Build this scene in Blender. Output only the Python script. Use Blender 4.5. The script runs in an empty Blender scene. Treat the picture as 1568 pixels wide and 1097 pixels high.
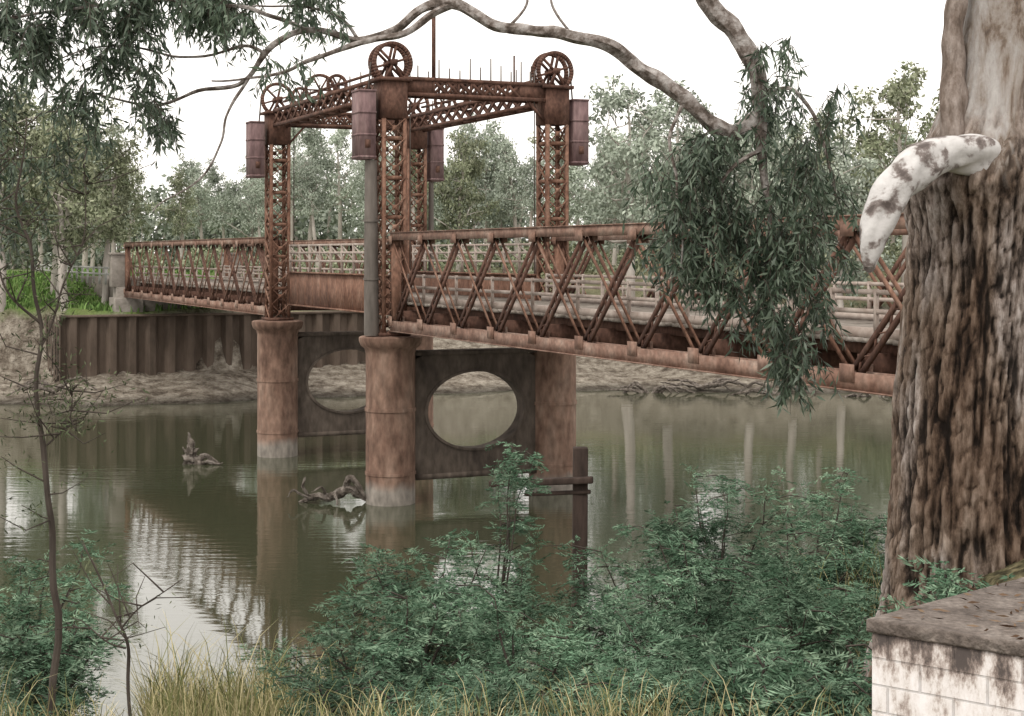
import bpy, math, random
import numpy as np
from mathutils import Vector, noise as mn

random.seed(7)
rng = np.random.default_rng(7)
scene = bpy.context.scene
CAMZ = 9.02

# ------------------------------------------------------------------ materials
def new_mat(name):
    m = bpy.data.materials.new(name); m.use_nodes = True
    nt = m.node_tree; nt.nodes.clear()
    return m, nt, nt.nodes, nt.links

def ramp(nodes, stops):
    r = nodes.new('ShaderNodeValToRGB'); e = r.color_ramp.elements
    e[0].position = stops[0][0]; e[0].color = (*stops[0][1], 1)
    e[1].position = stops[-1][0]; e[1].color = (*stops[-1][1], 1)
    for p, c in stops[1:-1]:
        k = e.new(p); k.color = (*c, 1)
    return r

def noisemat(name, stops, scale=3.0, stretch=(1,1,1), rough=0.85, bump=0.0, bscale=None, detail=6, zband=None, dist=0.0, fine=None):
    m, nt, N, L = new_mat(name)
    out = N.new('ShaderNodeOutputMaterial'); b = N.new('ShaderNodeBsdfPrincipled')
    b.inputs['Roughness'].default_value = rough
    b.inputs['Specular IOR Level'].default_value = 0.25
    tc = N.new('ShaderNodeTexCoord'); mp = N.new('ShaderNodeMapping'); mp.inputs['Scale'].default_value = stretch
    L.new(tc.outputs['Object'], mp.inputs['Vector'])
    n = N.new('ShaderNodeTexNoise'); n.inputs['Scale'].default_value = scale; n.inputs['Detail'].default_value = detail
    n.inputs['Roughness'].default_value = 0.65; n.inputs['Distortion'].default_value = dist
    L.new(mp.outputs[0], n.inputs['Vector'])
    r = ramp(N, stops); L.new(n.outputs[0], r.inputs[0]); col = r.outputs[0]
    if zband:   # (z0,z1,colour): staining that depends on real height
        g = N.new('ShaderNodeNewGeometry'); s = N.new('ShaderNodeSeparateXYZ'); L.new(g.outputs['Position'], s.inputs[0])
        add = N.new('ShaderNodeMath'); add.operation = 'MULTIPLY_ADD'; L.new(n.outputs[0], add.inputs[0]); add.inputs[1].default_value = zband[3] if len(zband) > 3 else 0.6
        L.new(s.outputs['Z'], add.inputs[2])
        mr = N.new('ShaderNodeMapRange'); mr.inputs['From Min'].default_value = zband[0]; mr.inputs['From Max'].default_value = zband[1]
        mr.inputs['To Min'].default_value = 1; mr.inputs['To Max'].default_value = 0
        L.new(add.outputs[0], mr.inputs['Value'])
        mx = N.new('ShaderNodeMix'); mx.data_type = 'RGBA'; L.new(mr.outputs[0], mx.inputs['Factor'])
        L.new(col, mx.inputs['A']); mx.inputs['B'].default_value = (*zband[2], 1); col = mx.outputs['Result']
    if fine:
        n3 = N.new('ShaderNodeTexNoise'); n3.inputs['Scale'].default_value = fine[0]; n3.inputs['Detail'].default_value = 4
        L.new(mp.outputs[0], n3.inputs['Vector'])
        mr3 = N.new('ShaderNodeMapRange'); mr3.inputs['From Min'].default_value = .3; mr3.inputs['From Max'].default_value = .7
        mr3.inputs['To Min'].default_value = fine[1]; mr3.inputs['To Max'].default_value = fine[2]
        L.new(n3.outputs[0], mr3.inputs['Value'])
        vm = N.new('ShaderNodeVectorMath'); vm.operation = 'SCALE'; L.new(col, vm.inputs[0]); L.new(mr3.outputs[0], vm.inputs['Scale']); col = vm.outputs[0]
    L.new(col, b.inputs['Base Color'])
    if bump:
        n2 = N.new('ShaderNodeTexNoise'); n2.inputs['Scale'].default_value = bscale or scale*3; n2.inputs['Detail'].default_value = 4
        L.new(mp.outputs[0], n2.inputs['Vector'])
        bp = N.new('ShaderNodeBump'); bp.inputs['Strength'].default_value = bump; bp.inputs['Distance'].default_value = 0.03
        L.new(n2.outputs[0], bp.inputs['Height']); L.new(bp.outputs[0], b.inputs['Normal'])
    L.new(b.outputs[0], out.inputs[0])
    return m

def leafmat(name, cols, trans=0.0, patch=0.35, pscale=0.5):
    m, nt, N, L = new_mat(name)
    out = N.new('ShaderNodeOutputMaterial')
    at = N.new('ShaderNodeAttribute'); at.attribute_name = 'rnd'
    oi = N.new('ShaderNodeObjectInfo')
    g = N.new('ShaderNodeNewGeometry')
    n = N.new('ShaderNodeTexNoise'); n.inputs['Scale'].default_value = pscale; n.inputs['Detail'].default_value = 1
    L.new(g.outputs['Position'], n.inputs['Vector'])
    k = len(cols)
    r = ramp(N, [(i/(k-1), c) for i, c in enumerate(cols)])
    L.new(at.outputs['Fac'], r.inputs[0])
    mr = N.new('ShaderNodeMapRange'); mr.inputs['From Min'].default_value = .3; mr.inputs['From Max'].default_value = .7
    mr.inputs['To Min'].default_value = 1-patch; mr.inputs['To Max'].default_value = 1+patch
    L.new(n.outputs[0], mr.inputs['Value'])
    ml = N.new('ShaderNodeMath'); ml.operation = 'MULTIPLY_ADD'; L.new(oi.outputs['Random'], ml.inputs[0]); ml.inputs[1].default_value = .3; ml.inputs[2].default_value = .85
    m2 = N.new('ShaderNodeMath'); m2.operation = 'MULTIPLY'; L.new(ml.outputs[0], m2.inputs[0]); L.new(mr.outputs[0], m2.inputs[1])
    vm = N.new('ShaderNodeVectorMath'); vm.operation = 'SCALE'; L.new(r.outputs[0], vm.inputs[0]); L.new(m2.outputs[0], vm.inputs['Scale'])
    if trans > 0:
        b = N.new('ShaderNodeBsdfPrincipled'); b.inputs['Roughness'].default_value = .45; b.inputs['Specular IOR Level'].default_value = .45
        t = N.new('ShaderNodeBsdfTranslucent'); mx = N.new('ShaderNodeMixShader'); mx.inputs[0].default_value = trans
        L.new(vm.outputs[0], b.inputs['Base Color']); L.new(vm.outputs[0], t.inputs['Color'])
        L.new(b.outputs[0], mx.inputs[1]); L.new(t.outputs[0], mx.inputs[2]); L.new(mx.outputs[0], out.inputs[0])
    else:
        b = N.new('ShaderNodeBsdfDiffuse'); L.new(vm.outputs[0], b.inputs['Color']); L.new(b.outputs[0], out.inputs[0])
    return m

M = {}
M['rust'] = noisemat('rusty_steel', [(.25,(.075,.038,.027)),(.42,(.155,.080,.055)),(.55,(.225,.125,.088)),(.68,(.265,.170,.128)),(.8,(.32,.24,.20))], 1.3, (1,1,.6), .85, .2, 20, fine=(9,.6,1.25))
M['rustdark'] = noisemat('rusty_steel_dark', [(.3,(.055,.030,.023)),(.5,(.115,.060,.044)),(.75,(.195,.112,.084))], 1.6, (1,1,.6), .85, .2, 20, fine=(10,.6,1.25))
M['chord'] = noisemat('weathered_chord_steel', [(.25,(.12,.068,.050)),(.42,(.205,.12,.090)),(.55,(.27,.177,.138)),(.65,(.33,.245,.20)),(.78,(.42,.36,.32))], 1.1, (1,1,1), .85, .2, 20, fine=(7,.65,1.2))
M['plate'] = noisemat('counterweight_plate', [(.3,(.12,.075,.078)),(.5,(.20,.13,.13)),(.65,(.25,.175,.17)),(.8,(.31,.25,.24))], 1.8, (1,1,.3), .8, .1, 20, fine=(8,.7,1.2))
M['cyl'] = noisemat('cast_iron_cylinder', [(.25,(.08,.05,.038)),(.40,(.17,.103,.077)),(.52,(.255,.165,.125)),(.64,(.31,.215,.168)),(.8,(.38,.29,.24))], 1.1, (1,1,.4), .9, .2, 18, zband=(.9,1.25,(.29,.26,.23),.8), fine=(5,.6,1.2))
M['diaph'] = noisemat('pier_diaphragm', [(.3,(.055,.044,.037)),(.5,(.10,.080,.066)),(.65,(.135,.110,.092)),(.8,(.18,.15,.13))], 1.2, (1,1,.4), .9, .2, 15, fine=(5,.65,1.2))
M['timber'] = noisemat('weathered_timber', [(.3,(.13,.11,.095)),(.55,(.26,.23,.20)),(.8,(.40,.37,.34))], 2, (1,1,.3), .9, .3, 30)
M['darktimber'] = noisemat('old_wet_timber', [(.3,(.025,.018,.015)),(.6,(.06,.042,.035)),(.8,(.10,.075,.065))], 4, (1,1,.2), .9, .4, 30)
M['palerail'] = noisemat('pale_painted_rail', [(.3,(.27,.21,.18)),(.6,(.42,.36,.32)),(.8,(.52,.47,.43))], 3, (1,1,1), .8)
M['post'] = noisemat('grey_post', [(.3,(.085,.075,.066)),(.6,(.16,.14,.125)),(.8,(.22,.195,.175))], 3, (1,1,.2), .85, .3, 25)
M['sheet'] = noisemat('sheet_pile_steel', [(.3,(.055,.042,.033)),(.5,(.11,.083,.065)),(.75,(.17,.13,.105))], .9, (1,1,.3), .85, .2, 10)
M['drift'] = noisemat('driftwood', [(.32,(.045,.037,.030)),(.47,(.11,.092,.078)),(.58,(.19,.165,.145)),(.75,(.30,.275,.25))], 5, (1,1,1), .9, .8, 20)
M['conc'] = noisemat('concrete', [(.3,(.20,.18,.155)),(.6,(.32,.29,.26)),(.8,(.42,.39,.36))], 2.5, (1,1,1), .9, .3, 40)
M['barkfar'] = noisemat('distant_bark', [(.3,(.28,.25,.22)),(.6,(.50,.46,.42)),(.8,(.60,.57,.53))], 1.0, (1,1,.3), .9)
M['barkdark'] = noisemat('twig_bark', [(.3,(.035,.028,.024)),(.6,(.08,.065,.055)),(.8,(.14,.12,.10))], 6, (1,1,.4), .9)
M['branch'] = noisemat('branch_bark', [(.32,(.05,.04,.033)),(.44,(.13,.105,.09)),(.52,(.25,.22,.205)),(.6,(.35,.325,.31)),(.75,(.46,.44,.43))], 11, (1,1,1), .85, .5, 30)
M['collar'] = noisemat('collar_bark', [(.3,(.06,.045,.037)),(.45,(.15,.115,.095)),(.58,(.27,.225,.20)),(.75,(.40,.36,.34))], 9, (1,1,.4), .9, .9, 22)
M['white'] = noisemat('faded_white_paint', [(.3,(.30,.30,.28)),(.7,(.5,.5,.48))], 3)

M['leaf_near'] = leafmat('gum_leaves', [(.042,.068,.045),(.072,.105,.07),(.105,.145,.10),(.18,.225,.165)], .22, .3, 1.2)
M['leaf_olive'] = leafmat('sapling_leaves', [(.06,.075,.045),(.10,.12,.07),(.155,.17,.105)], 0, .25, 1)
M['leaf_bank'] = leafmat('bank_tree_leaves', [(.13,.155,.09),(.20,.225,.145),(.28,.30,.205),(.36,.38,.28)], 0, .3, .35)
M['leaf_far_haze'] = leafmat('distant_leaves_hazed', [(.23,.27,.21),(.31,.355,.29),(.38,.425,.355),(.45,.49,.42)], 0, .3, .18)  # distance haze painted into the leaf colour: paler and greyer than real foliage
M['wattle'] = leafmat('wattle_fronds', [(.05,.095,.058),(.09,.155,.10),(.14,.215,.148),(.22,.30,.21)], 0, .45, 1.1)
M['grass'] = leafmat('dry_grass', [(.10,.12,.05),(.19,.19,.085),(.34,.30,.16),(.50,.44,.28)], 0, .3, .6)
M['greengrass'] = leafmat('green_grass', [(.07,.13,.04),(.11,.19,.055),(.17,.25,.09)], 0, .3, .3)

# red gum bark (uses sculpted ridge value stored on mesh)
def gum_bark():
    m, nt, N, L = new_mat('red_gum_bark')
    out = N.new('ShaderNodeOutputMaterial'); b = N.new('ShaderNodeBsdfPrincipled'); b.inputs['Roughness'].default_value = .9
    b.inputs['Specular IOR Level'].default_value = .2
    at = N.new('ShaderNodeAttribute'); at.attribute_name = 'ridge'
    tc = N.new('ShaderNodeTexCoord'); mp = N.new('ShaderNodeMapping'); mp.inputs['Scale'].default_value = (1,1,.28); L.new(tc.outputs['Object'], mp.inputs[0])
    n = N.new('ShaderNodeTexNoise'); n.inputs['Scale'].default_value = 30; n.inputs['Detail'].default_value = 8; n.inputs['Roughness'].default_value = .75; L.new(mp.outputs[0], n.inputs[0])
    ad = N.new('ShaderNodeMath'); ad.operation = 'MULTIPLY_ADD'; L.new(n.outputs[0], ad.inputs[0]); ad.inputs[1].default_value = 1.5
    sb = N.new('ShaderNodeMath'); sb.operation = 'MULTIPLY_ADD'; L.new(at.outputs['Fac'], sb.inputs[0]); sb.inputs[1].default_value = .75; sb.inputs[2].default_value = -.82
    L.new(sb.outputs[0], ad.inputs[2])
    r = ramp(N, [(.08,(.020,.016,.014)),(.28,(.080,.063,.053)),(.46,(.18,.148,.128)),(.62,(.285,.248,.225)),(.88,(.46,.42,.40))]); L.new(ad.outputs[0], r.inputs[0])
    n2 = N.new('ShaderNodeTexNoise'); n2.inputs['Scale'].default_value = 3.2; n2.inputs['Detail'].default_value = 7; L.new(mp.outputs[0], n2.inputs[0])
    r2 = ramp(N, [(.40,(1.12,1.1,1.1)),(.50,(.84,.74,.65)),(.62,(.52,.41,.33))]); L.new(n2.outputs[0], r2.inputs[0])
    mu = N.new('ShaderNodeMix'); mu.data_type = 'RGBA'; mu.blend_type = 'MULTIPLY'; mu.inputs['Factor'].default_value = 1
    L.new(r.outputs[0], mu.inputs['A']); L.new(r2.outputs[0], mu.inputs['B'])
    n3 = N.new('ShaderNodeTexNoise'); n3.inputs['Scale'].default_value = 6; n3.inputs['Detail'].default_value = 8; n3.inputs['Distortion'].default_value = .3; n3.inputs['Roughness'].default_value = .65; L.new(mp.outputs[0], n3.inputs[0])
    r3 = ramp(N, [(.38,(.09,.068,.055)),(.44,(.20,.155,.125)),(.48,(.30,.26,.23)),(.58,(.41,.385,.37)),(.72,(.52,.50,.48))]); L.new(n3.outputs[0], r3.inputs[0])
    g = N.new('ShaderNodeSeparateXYZ'); L.new(tc.outputs['Object'], g.inputs[0])
    a2 = N.new('ShaderNodeMath'); a2.operation = 'MULTIPLY_ADD'; L.new(n2.outputs[0], a2.inputs[0]); a2.inputs[1].default_value = 3.2; L.new(g.outputs['Z'], a2.inputs[2])
    mr = N.new('ShaderNodeMapRange'); mr.inputs['From Min'].default_value = 11.15; mr.inputs['From Max'].default_value = 11.4; L.new(a2.outputs[0], mr.inputs['Value'])
    mx = N.new('ShaderNodeMix'); mx.data_type = 'RGBA'; L.new(mr.outputs[0], mx.inputs['Factor']); L.new(mu.outputs['Result'], mx.inputs['A']); L.new(r3.outputs[0], mx.inputs['B'])
    L.new(mx.outputs['Result'], b.inputs['Base Color'])
    bp = N.new('ShaderNodeBump'); bp.inputs['Strength'].default_value = .9; bp.inputs['Distance'].default_value = .025; L.new(n.outputs[0], bp.inputs['Height']); L.new(bp.outputs[0], b.inputs['Normal'])
    L.new(b.outputs[0], out.inputs[0]); return m
M['gum'] = gum_bark()

def stubmat():
    m, nt, N, L = new_mat('weathered_white_bark')
    out = N.new('ShaderNodeOutputMaterial'); b = N.new('ShaderNodeBsdfPrincipled'); b.inputs['Roughness'].default_value = .85
    tc = N.new('ShaderNodeTexCoord')
    n = N.new('ShaderNodeTexNoise'); n.inputs['Scale'].default_value = 8; n.inputs['Detail'].default_value = 8; n.inputs['Roughness'].default_value = .58; n.inputs['Distortion'].default_value = .2; L.new(tc.outputs['Object'], n.inputs[0])
    r = ramp(N, [(.36,(.09,.072,.066)),(.43,(.19,.16,.15)),(.465,(.36,.335,.325)),(.50,(.52,.505,.50)),(.66,(.63,.615,.61))]); L.new(n.outputs[0], r.inputs[0])
    L.new(r.outputs[0], b.inputs['Base Color'])
    n2 = N.new('ShaderNodeTexNoise'); n2.inputs['Scale'].default_value = 24; n2.inputs['Detail'].default_value = 6; L.new(tc.outputs['Object'], n2.inputs[0])
    bp = N.new('ShaderNodeBump'); bp.inputs['Strength'].default_value = .5; bp.inputs['Distance'].default_value = .012; L.new(n2.outputs[0], bp.inputs['Height']); L.new(bp.outputs[0], b.inputs['Normal'])
    L.new(b.outputs[0], out.inputs[0]); return m
M['stub'] = stubmat()

# ------------------------------------------------------------------ mesh helpers
def np_mesh(name, V, F, mat, rnd=None, smooth=False, parent=None, vattr=None, link=True):
    V = np.asarray(V, dtype=np.float32); F = np.asarray(F, dtype=np.int32); k = F.shape[1]
    me = bpy.data.meshes.new(name)
    me.vertices.add(len(V)); me.vertices.foreach_set('co', V.ravel())
    me.loops.add(F.size); me.loops.foreach_set('vertex_index', F.ravel())
    me.polygons.add(len(F)); me.polygons.foreach_set('loop_start', np.arange(0, F.size, k, dtype=np.int32))
    if smooth: me.polygons.foreach_set('use_smooth', np.ones(len(F), dtype=bool))
    me.update(calc_edges=True)
    if rnd is not None:
        a = me.attributes.new('rnd', 'FLOAT', 'FACE'); a.data.foreach_set('value', np.asarray(rnd, dtype=np.float32))
    if vattr is not None:
        a = me.attributes.new('ridge', 'FLOAT', 'POINT'); a.data.foreach_set('value', np.asarray(vattr, dtype=np.float32))
    me.materials.append(mat)
    if not link: return me
    o = bpy.data.objects.new(name, me); scene.collection.objects.link(o)
    if parent: o.parent = parent
    return o

def empty(name, parent=None):
    e = bpy.data.objects.new(name, None); scene.collection.objects.link(e)
    if parent: e.parent = parent
    return e

class MB:
    def __init__(s): s.v = []; s.f = []
    def beam(s, p, q, w, h, up=(0,0,1)):
        p = Vector(p); q = Vector(q); d = (q-p).normalized(); up = Vector(up)
        side = d.cross(up)
        if side.length < 1e-4: side = d.cross(Vector((1,0,0)))
        side.normalize(); u2 = side.cross(d).normalized()
        b = len(s.v)
        for e in (p, q):
            for a, c in ((-1,-1),(1,-1),(1,1),(-1,1)):
                s.v.append(tuple(e + side*(a*w/2) + u2*(c*h/2)))
        s.f += [(b,b+3,b+2,b+1),(b+4,b+5,b+6,b+7),(b,b+1,b+5,b+4),(b+1,b+2,b+6,b+5),(b+2,b+3,b+7,b+6),(b+3,b,b+4,b+7)]
    def prism(s, base, z0, z1):
        b = len(s.v)
        for z in (z0, z1):
            for x, y in base: s.v.append((x, y, z))
        s.f += [(b,b+3,b+2,b+1),(b+4,b+5,b+6,b+7),(b,b+1,b+5,b+4),(b+1,b+2,b+6,b+5),(b+2,b+3,b+7,b+6),(b+3,b,b+4,b+7)]
    def lathe(s, c, prof, n=40):
        b = len(s.v)
        for z, r in prof:
            for i in range(n):
                a = 2*math.pi*i/n; s.v.append((c[0]+r*math.cos(a), c[1]+r*math.sin(a), z))
        for j in range(len(prof)-1):
            for i in range(n):
                k = (i+1) % n; s.f.append((b+j*n+i, b+j*n+k, b+(j+1)*n+k, b+(j+1)*n+i))
    def tube(s, pts, rad, n=8, rough=0.0, rs=3.0):
        pts = [Vector(p) for p in pts]; b = len(s.v); prev = None
        for i, p in enumerate(pts):
            d = (pts[min(i+1, len(pts)-1)] - pts[max(i-1, 0)]).normalized()
            if prev is None:
                prev = d.cross(Vector((0.3,0.2,1))) if abs(d.z) < .9 else d.cross(Vector((1,0,0)))
            sd = (prev - d*prev.dot(d)).normalized(); prev = sd; u2 = d.cross(sd)
            for k in range(n):
                a = 2*math.pi*k/n; r = rad[i]
                if rough: r *= 1 + rough*mn.noise(Vector((p.x*rs+math.cos(a)*1.3, p.y*rs+math.sin(a)*1.3, p.z*rs)))
                s.v.append(tuple(p + sd*(r*math.cos(a)) + u2*(r*math.sin(a))))
        for i in range(len(pts)-1):
            for k in range(n):
                m = (k+1) % n; s.f.append((b+i*n+k, b+i*n+m, b+(i+1)*n+m, b+(i+1)*n+k))
        e = b+(len(pts)-1)*n
        for k in range(1, n-2, 2): s.f.append((e, e+k, e+k+1, e+min(k+2, n-1)))
    def obj(s, name, mat, parent=None, smooth=False, bevel=0):
        o = np_mesh(name, s.v, s.f, mat, smooth=smooth, parent=parent)
        if smooth:
            m = o.modifiers.new('es', 'EDGE_SPLIT'); m.split_angle = math.radians(40)
        if bevel:
            m = o.modifiers.new('bv', 'BEVEL'); m.width = bevel; m.segments = 2; m.limit_method = 'ANGLE'
        return o

def crom(P, R=None, sub=6, wob=0.0):
    P = [np.array(p, float) for p in P]; n = len(P); out = []; ro = []
    for i in range(n-1):
        p0 = P[max(i-1,0)]; p1 = P[i]; p2 = P[i+1]; p3 = P[min(i+2,n-1)]
        for j in range(sub):
            t = j/sub
            q = .5*((2*p1)+(-p0+p2)*t+(2*p0-5*p1+4*p2-p3)*t*t+(-p0+3*p1-3*p2+p3)*t**3)
            if wob: q = q + np.array(mn.noise_vector(Vector(q*2.3)))*wob
            out.append(q)
            if R: ro.append(R[i]*(1-t)+R[i+1]*t)
    out.append(P[-1]);
    if R: ro.append(R[-1])
    return out, ro

def unit(a): return a/np.maximum(np.linalg.norm(a, axis=-1, keepdims=True), 1e-9)

def leaf_geo(C, A, Ln, W):
    """diamond/lanceolate leaves. C root points, A unit direction"""
    n = len(C); A = unit(A); R = rng.normal(size=(n,3)); B = unit(np.cross(A, R))
    Ln = np.broadcast_to(np.asarray(Ln), (n,))[:,None]; W = np.broadcast_to(np.asarray(W), (n,))[:,None]
    v = np.stack([C, C+A*Ln*.4+B*W*.5, C+A*Ln, C+A*Ln*.4-B*W*.5], axis=1).reshape(-1,3)
    f = np.arange(4*n).reshape(n,4)
    return v, f

# ------------------------------------------------------------------ terrain
def sstep(x, a, b):
    t = np.clip((x-a)/(b-a), 0, 1); return t*t*(3-2*t)
def far_shore(X):
    return 94 + 9.5*sstep(X, -24, 0) - 4*sstep(X, 12, 34) + .8*np.sin(X*.31) + .5*np.sin(X*.83+1)
def ground_z(X, Y):
    X = np.asarray(X, float); Y = np.asarray(Y, float)
    off = 5.3 + 3.2*sstep(X, 2.0, 3.1) + .6*np.maximum(0, X-3) + 0.25*np.maximum(0, -X-8)
    off = np.minimum(off, 45)
    zn = 7.3 - .3*np.maximum(0, Y-off)
    zn = zn + .06*np.sin(X*1.7+Y*.9)+.05*np.sin(X*.6-Y*1.3)
    d = Y - far_shore(X)
    left = 1-sstep(X, -16, -6)
    beach = np.clip(d*.2, -2.5, 1.5)
    wallrise = 3.9*sstep(d, 7.6, 8.6)*left + 3.9*sstep(d, 5, 22)*(1-left)
    zf = beach + wallrise + 2.0*sstep(d, 12, 32) + .12*np.sin(X*.7+Y*.4)*np.clip(d/6,0,1)
    z = np.maximum(np.maximum(zn, -2.5), zf)
    return z
xs = np.unique(np.concatenate([np.linspace(-1500,-80,24), np.linspace(-80,-42,30), np.linspace(-42,45,230), np.linspace(45,90,30), np.linspace(90,1500,24)]))
ys = np.unique(np.concatenate([np.linspace(-200,-4,14), np.linspace(-4,36,120), np.linspace(36,88,20), np.linspace(88,135,120), np.linspace(135,250,30), np.linspace(250,3000,20)]))
GX, GY = np.meshgrid(xs, ys); GZ = ground_z(GX, GY)
nz = np.array([mn.noise(Vector((x*.9, y*.9, 0)))*.12 + mn.noise(Vector((x*.2, y*.2, 3)))*.15 for x, y in zip(GX.ravel(), GY.ravel())]).reshape(GX.shape)
GZ = GZ + nz*np.clip(np.abs(GZ), 0, 1)
nx, ny = len(xs), len(ys)
idx = np.arange(nx*ny).reshape(ny, nx)
F = np.stack([idx[:-1,:-1], idx[:-1,1:], idx[1:,1:], idx[1:,:-1]], -1).reshape(-1,4)
def groundmat():
    m, nt, N, L = new_mat('river_bank_soil')
    out = N.new('ShaderNodeOutputMaterial'); b = N.new('ShaderNodeBsdfPrincipled'); b.inputs['Roughness'].default_value = .95; b.inputs['Specular IOR Level'].default_value = .1
    g = N.new('ShaderNodeNewGeometry'); s = N.new('ShaderNodeSeparateXYZ'); L.new(g.outputs['Position'], s.inputs[0])
    n = N.new('ShaderNodeTexNoise'); n.inputs['Scale'].default_value = 1.1; n.inputs['Detail'].default_value = 10; n.inputs['Roughness'].default_value = .78; L.new(g.outputs['Position'], n.inputs[0])
    r = ramp(N, [(.36,(.06,.048,.038)),(.45,(.15,.125,.10)),(.54,(.26,.23,.19)),(.68,(.43,.39,.335))]); L.new(n.outputs[0], r.inputs[0])
    n2 = N.new('ShaderNodeTexNoise'); n2.inputs['Scale'].default_value = .35; n2.inputs['Detail'].default_value = 8; L.new(g.outputs['Position'], n2.inputs[0])
    r2 = ramp(N, [(.35,(.10,.13,.045)),(.5,(.12,.19,.05)),(.7,(.20,.22,.10))]); L.new(n2.outputs[0], r2.inputs[0])
    r2b = ramp(N, [(.35,(.12,.12,.07)),(.5,(.19,.18,.11)),(.7,(.28,.26,.17))]); L.new(n2.outputs[0], r2b.inputs[0])
    mxx = N.new('ShaderNodeMapRange'); mxx.inputs['From Min'].default_value = -24; mxx.inputs['From Max'].default_value = -14; L.new(s.outputs['X'], mxx.inputs['Value'])
    gm = N.new('ShaderNodeMix'); gm.data_type = 'RGBA'; L.new(mxx.outputs[0], gm.inputs['Factor']); L.new(r2.outputs[0], gm.inputs['A']); L.new(r2b.outputs[0], gm.inputs['B'])
    a = N.new('ShaderNodeMath'); a.operation = 'MULTIPLY_ADD'; L.new(n2.outputs[0], a.inputs[0]); a.inputs[1].default_value = 3.0; L.new(s.outputs['Z'], a.inputs[2])
    mr = N.new('ShaderNodeMapRange'); mr.inputs['From Min'].default_value = 6.0; mr.inputs['From Max'].default_value = 7.0; L.new(a.outputs[0], mr.inputs['Value'])
    my = N.new('ShaderNodeMapRange'); my.inputs['From Min'].default_value = 60; my.inputs['From Max'].default_value = 70; L.new(s.outputs['Y'], my.inputs['Value'])
    mm = N.new('ShaderNodeMath'); mm.operation = 'MULTIPLY'; L.new(mr.outputs[0], mm.inputs[0]); L.new(my.outputs[0], mm.inputs[1])
    mx = N.new('ShaderNodeMix'); mx.data_type = 'RGBA'; L.new(mm.outputs[0], mx.inputs['Factor']); L.new(r.outputs[0], mx.inputs['A']); L.new(gm.outputs['Result'], mx.inputs['B'])
    n4 = N.new('ShaderNodeTexNoise'); n4.inputs['Scale'].default_value = 14; n4.inputs['Detail'].default_value = 6; L.new(g.outputs['Position'], n4.inputs[0])
    r4 = ramp(N, [(.35,(.04,.035,.022)),(.5,(.10,.09,.05)),(.68,(.22,.19,.115))]); L.new(n4.outputs[0], r4.inputs[0])
    mb = N.new('ShaderNodeMix'); mb.data_type = 'RGBA'; L.new(my.outputs[0], mb.inputs['Factor']); L.new(r4.outputs[0], mb.inputs['A']); L.new(mx.outputs['Result'], mb.inputs['B'])
    mw = N.new('ShaderNodeMapRange'); mw.inputs['From Min'].default_value = .05; mw.inputs['From Max'].default_value = .45; mw.inputs['To Min'].default_value = .35; L.new(s.outputs['Z'], mw.inputs['Value'])
    vm = N.new('ShaderNodeVectorMath'); vm.operation = 'SCALE'; L.new(mb.outputs['Result'], vm.inputs[0]); L.new(mw.outputs[0], vm.inputs['Scale'])
    L.new(vm.outputs[0], b.inputs['Base Color'])
    n3 = N.new('ShaderNodeTexNoise'); n3.inputs['Scale'].default_value = 4; n3.inputs['Detail'].default_value = 8; L.new(g.outputs['Position'], n3.inputs[0])
    bp = N.new('ShaderNodeBump'); bp.inputs['Strength'].default_value = 1; bp.inputs['Distance'].default_value = .3; L.new(n3.outputs[0], bp.inputs['Height']); L.new(bp.outputs[0], b.inputs['Normal'])
    L.new(b.outputs[0], out.inputs[0]); return m
np_mesh('ground', np.stack([GX.ravel(), GY.ravel(), GZ.ravel()], -1), F, groundmat(), smooth=True)

# water
def watermat():
    m, nt, N, L = new_mat('river_water')
    out = N.new('ShaderNodeOutputMaterial'); b = N.new('ShaderNodeBsdfPrincipled')
    b.inputs['Base Color'].default_value = (.052,.058,.034,1); b.inputs['Roughness'].default_value = .03; b.inputs['IOR'].default_value = 2.2
    g = N.new('ShaderNodeNewGeometry'); mp = N.new('ShaderNodeMapping'); mp.inputs['Scale'].default_value = (.5,1.6,1); L.new(g.outputs['Position'], mp.inputs[0])
    n = N.new('ShaderNodeTexNoise'); n.inputs['Scale'].default_value = 1.3; n.inputs['Detail'].default_value = 4; L.new(mp.outputs[0], n.inputs[0])
    n2 = N.new('ShaderNodeTexNoise'); n2.inputs['Scale'].default_value = .09; n2.inputs['Detail'].default_value = 3; L.new(mp.outputs[0], n2.inputs[0])
    mr = N.new('ShaderNodeMapRange'); mr.inputs['From Min'].default_value = .4; mr.inputs['From Max'].default_value = .65; mr.inputs['To Min'].default_value = .03; mr.inputs['To Max'].default_value = .10; L.new(n2.outputs[0], mr.inputs['Value'])
    bp = N.new('ShaderNodeBump'); bp.inputs['Distance'].default_value = .12; L.new(mr.outputs[0], bp.inputs['Strength']); L.new(n.outputs[0], bp.inputs['Height']); L.new(bp.outputs[0], b.inputs['Normal'])
    L.new(b.outputs[0], out.inputs[0]); return m
np_mesh('river_water', [(-1500,5,0),(1500,5,0),(1500,160,0),(-1500,160,0)], [(0,1,2,3)], watermat())

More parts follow.
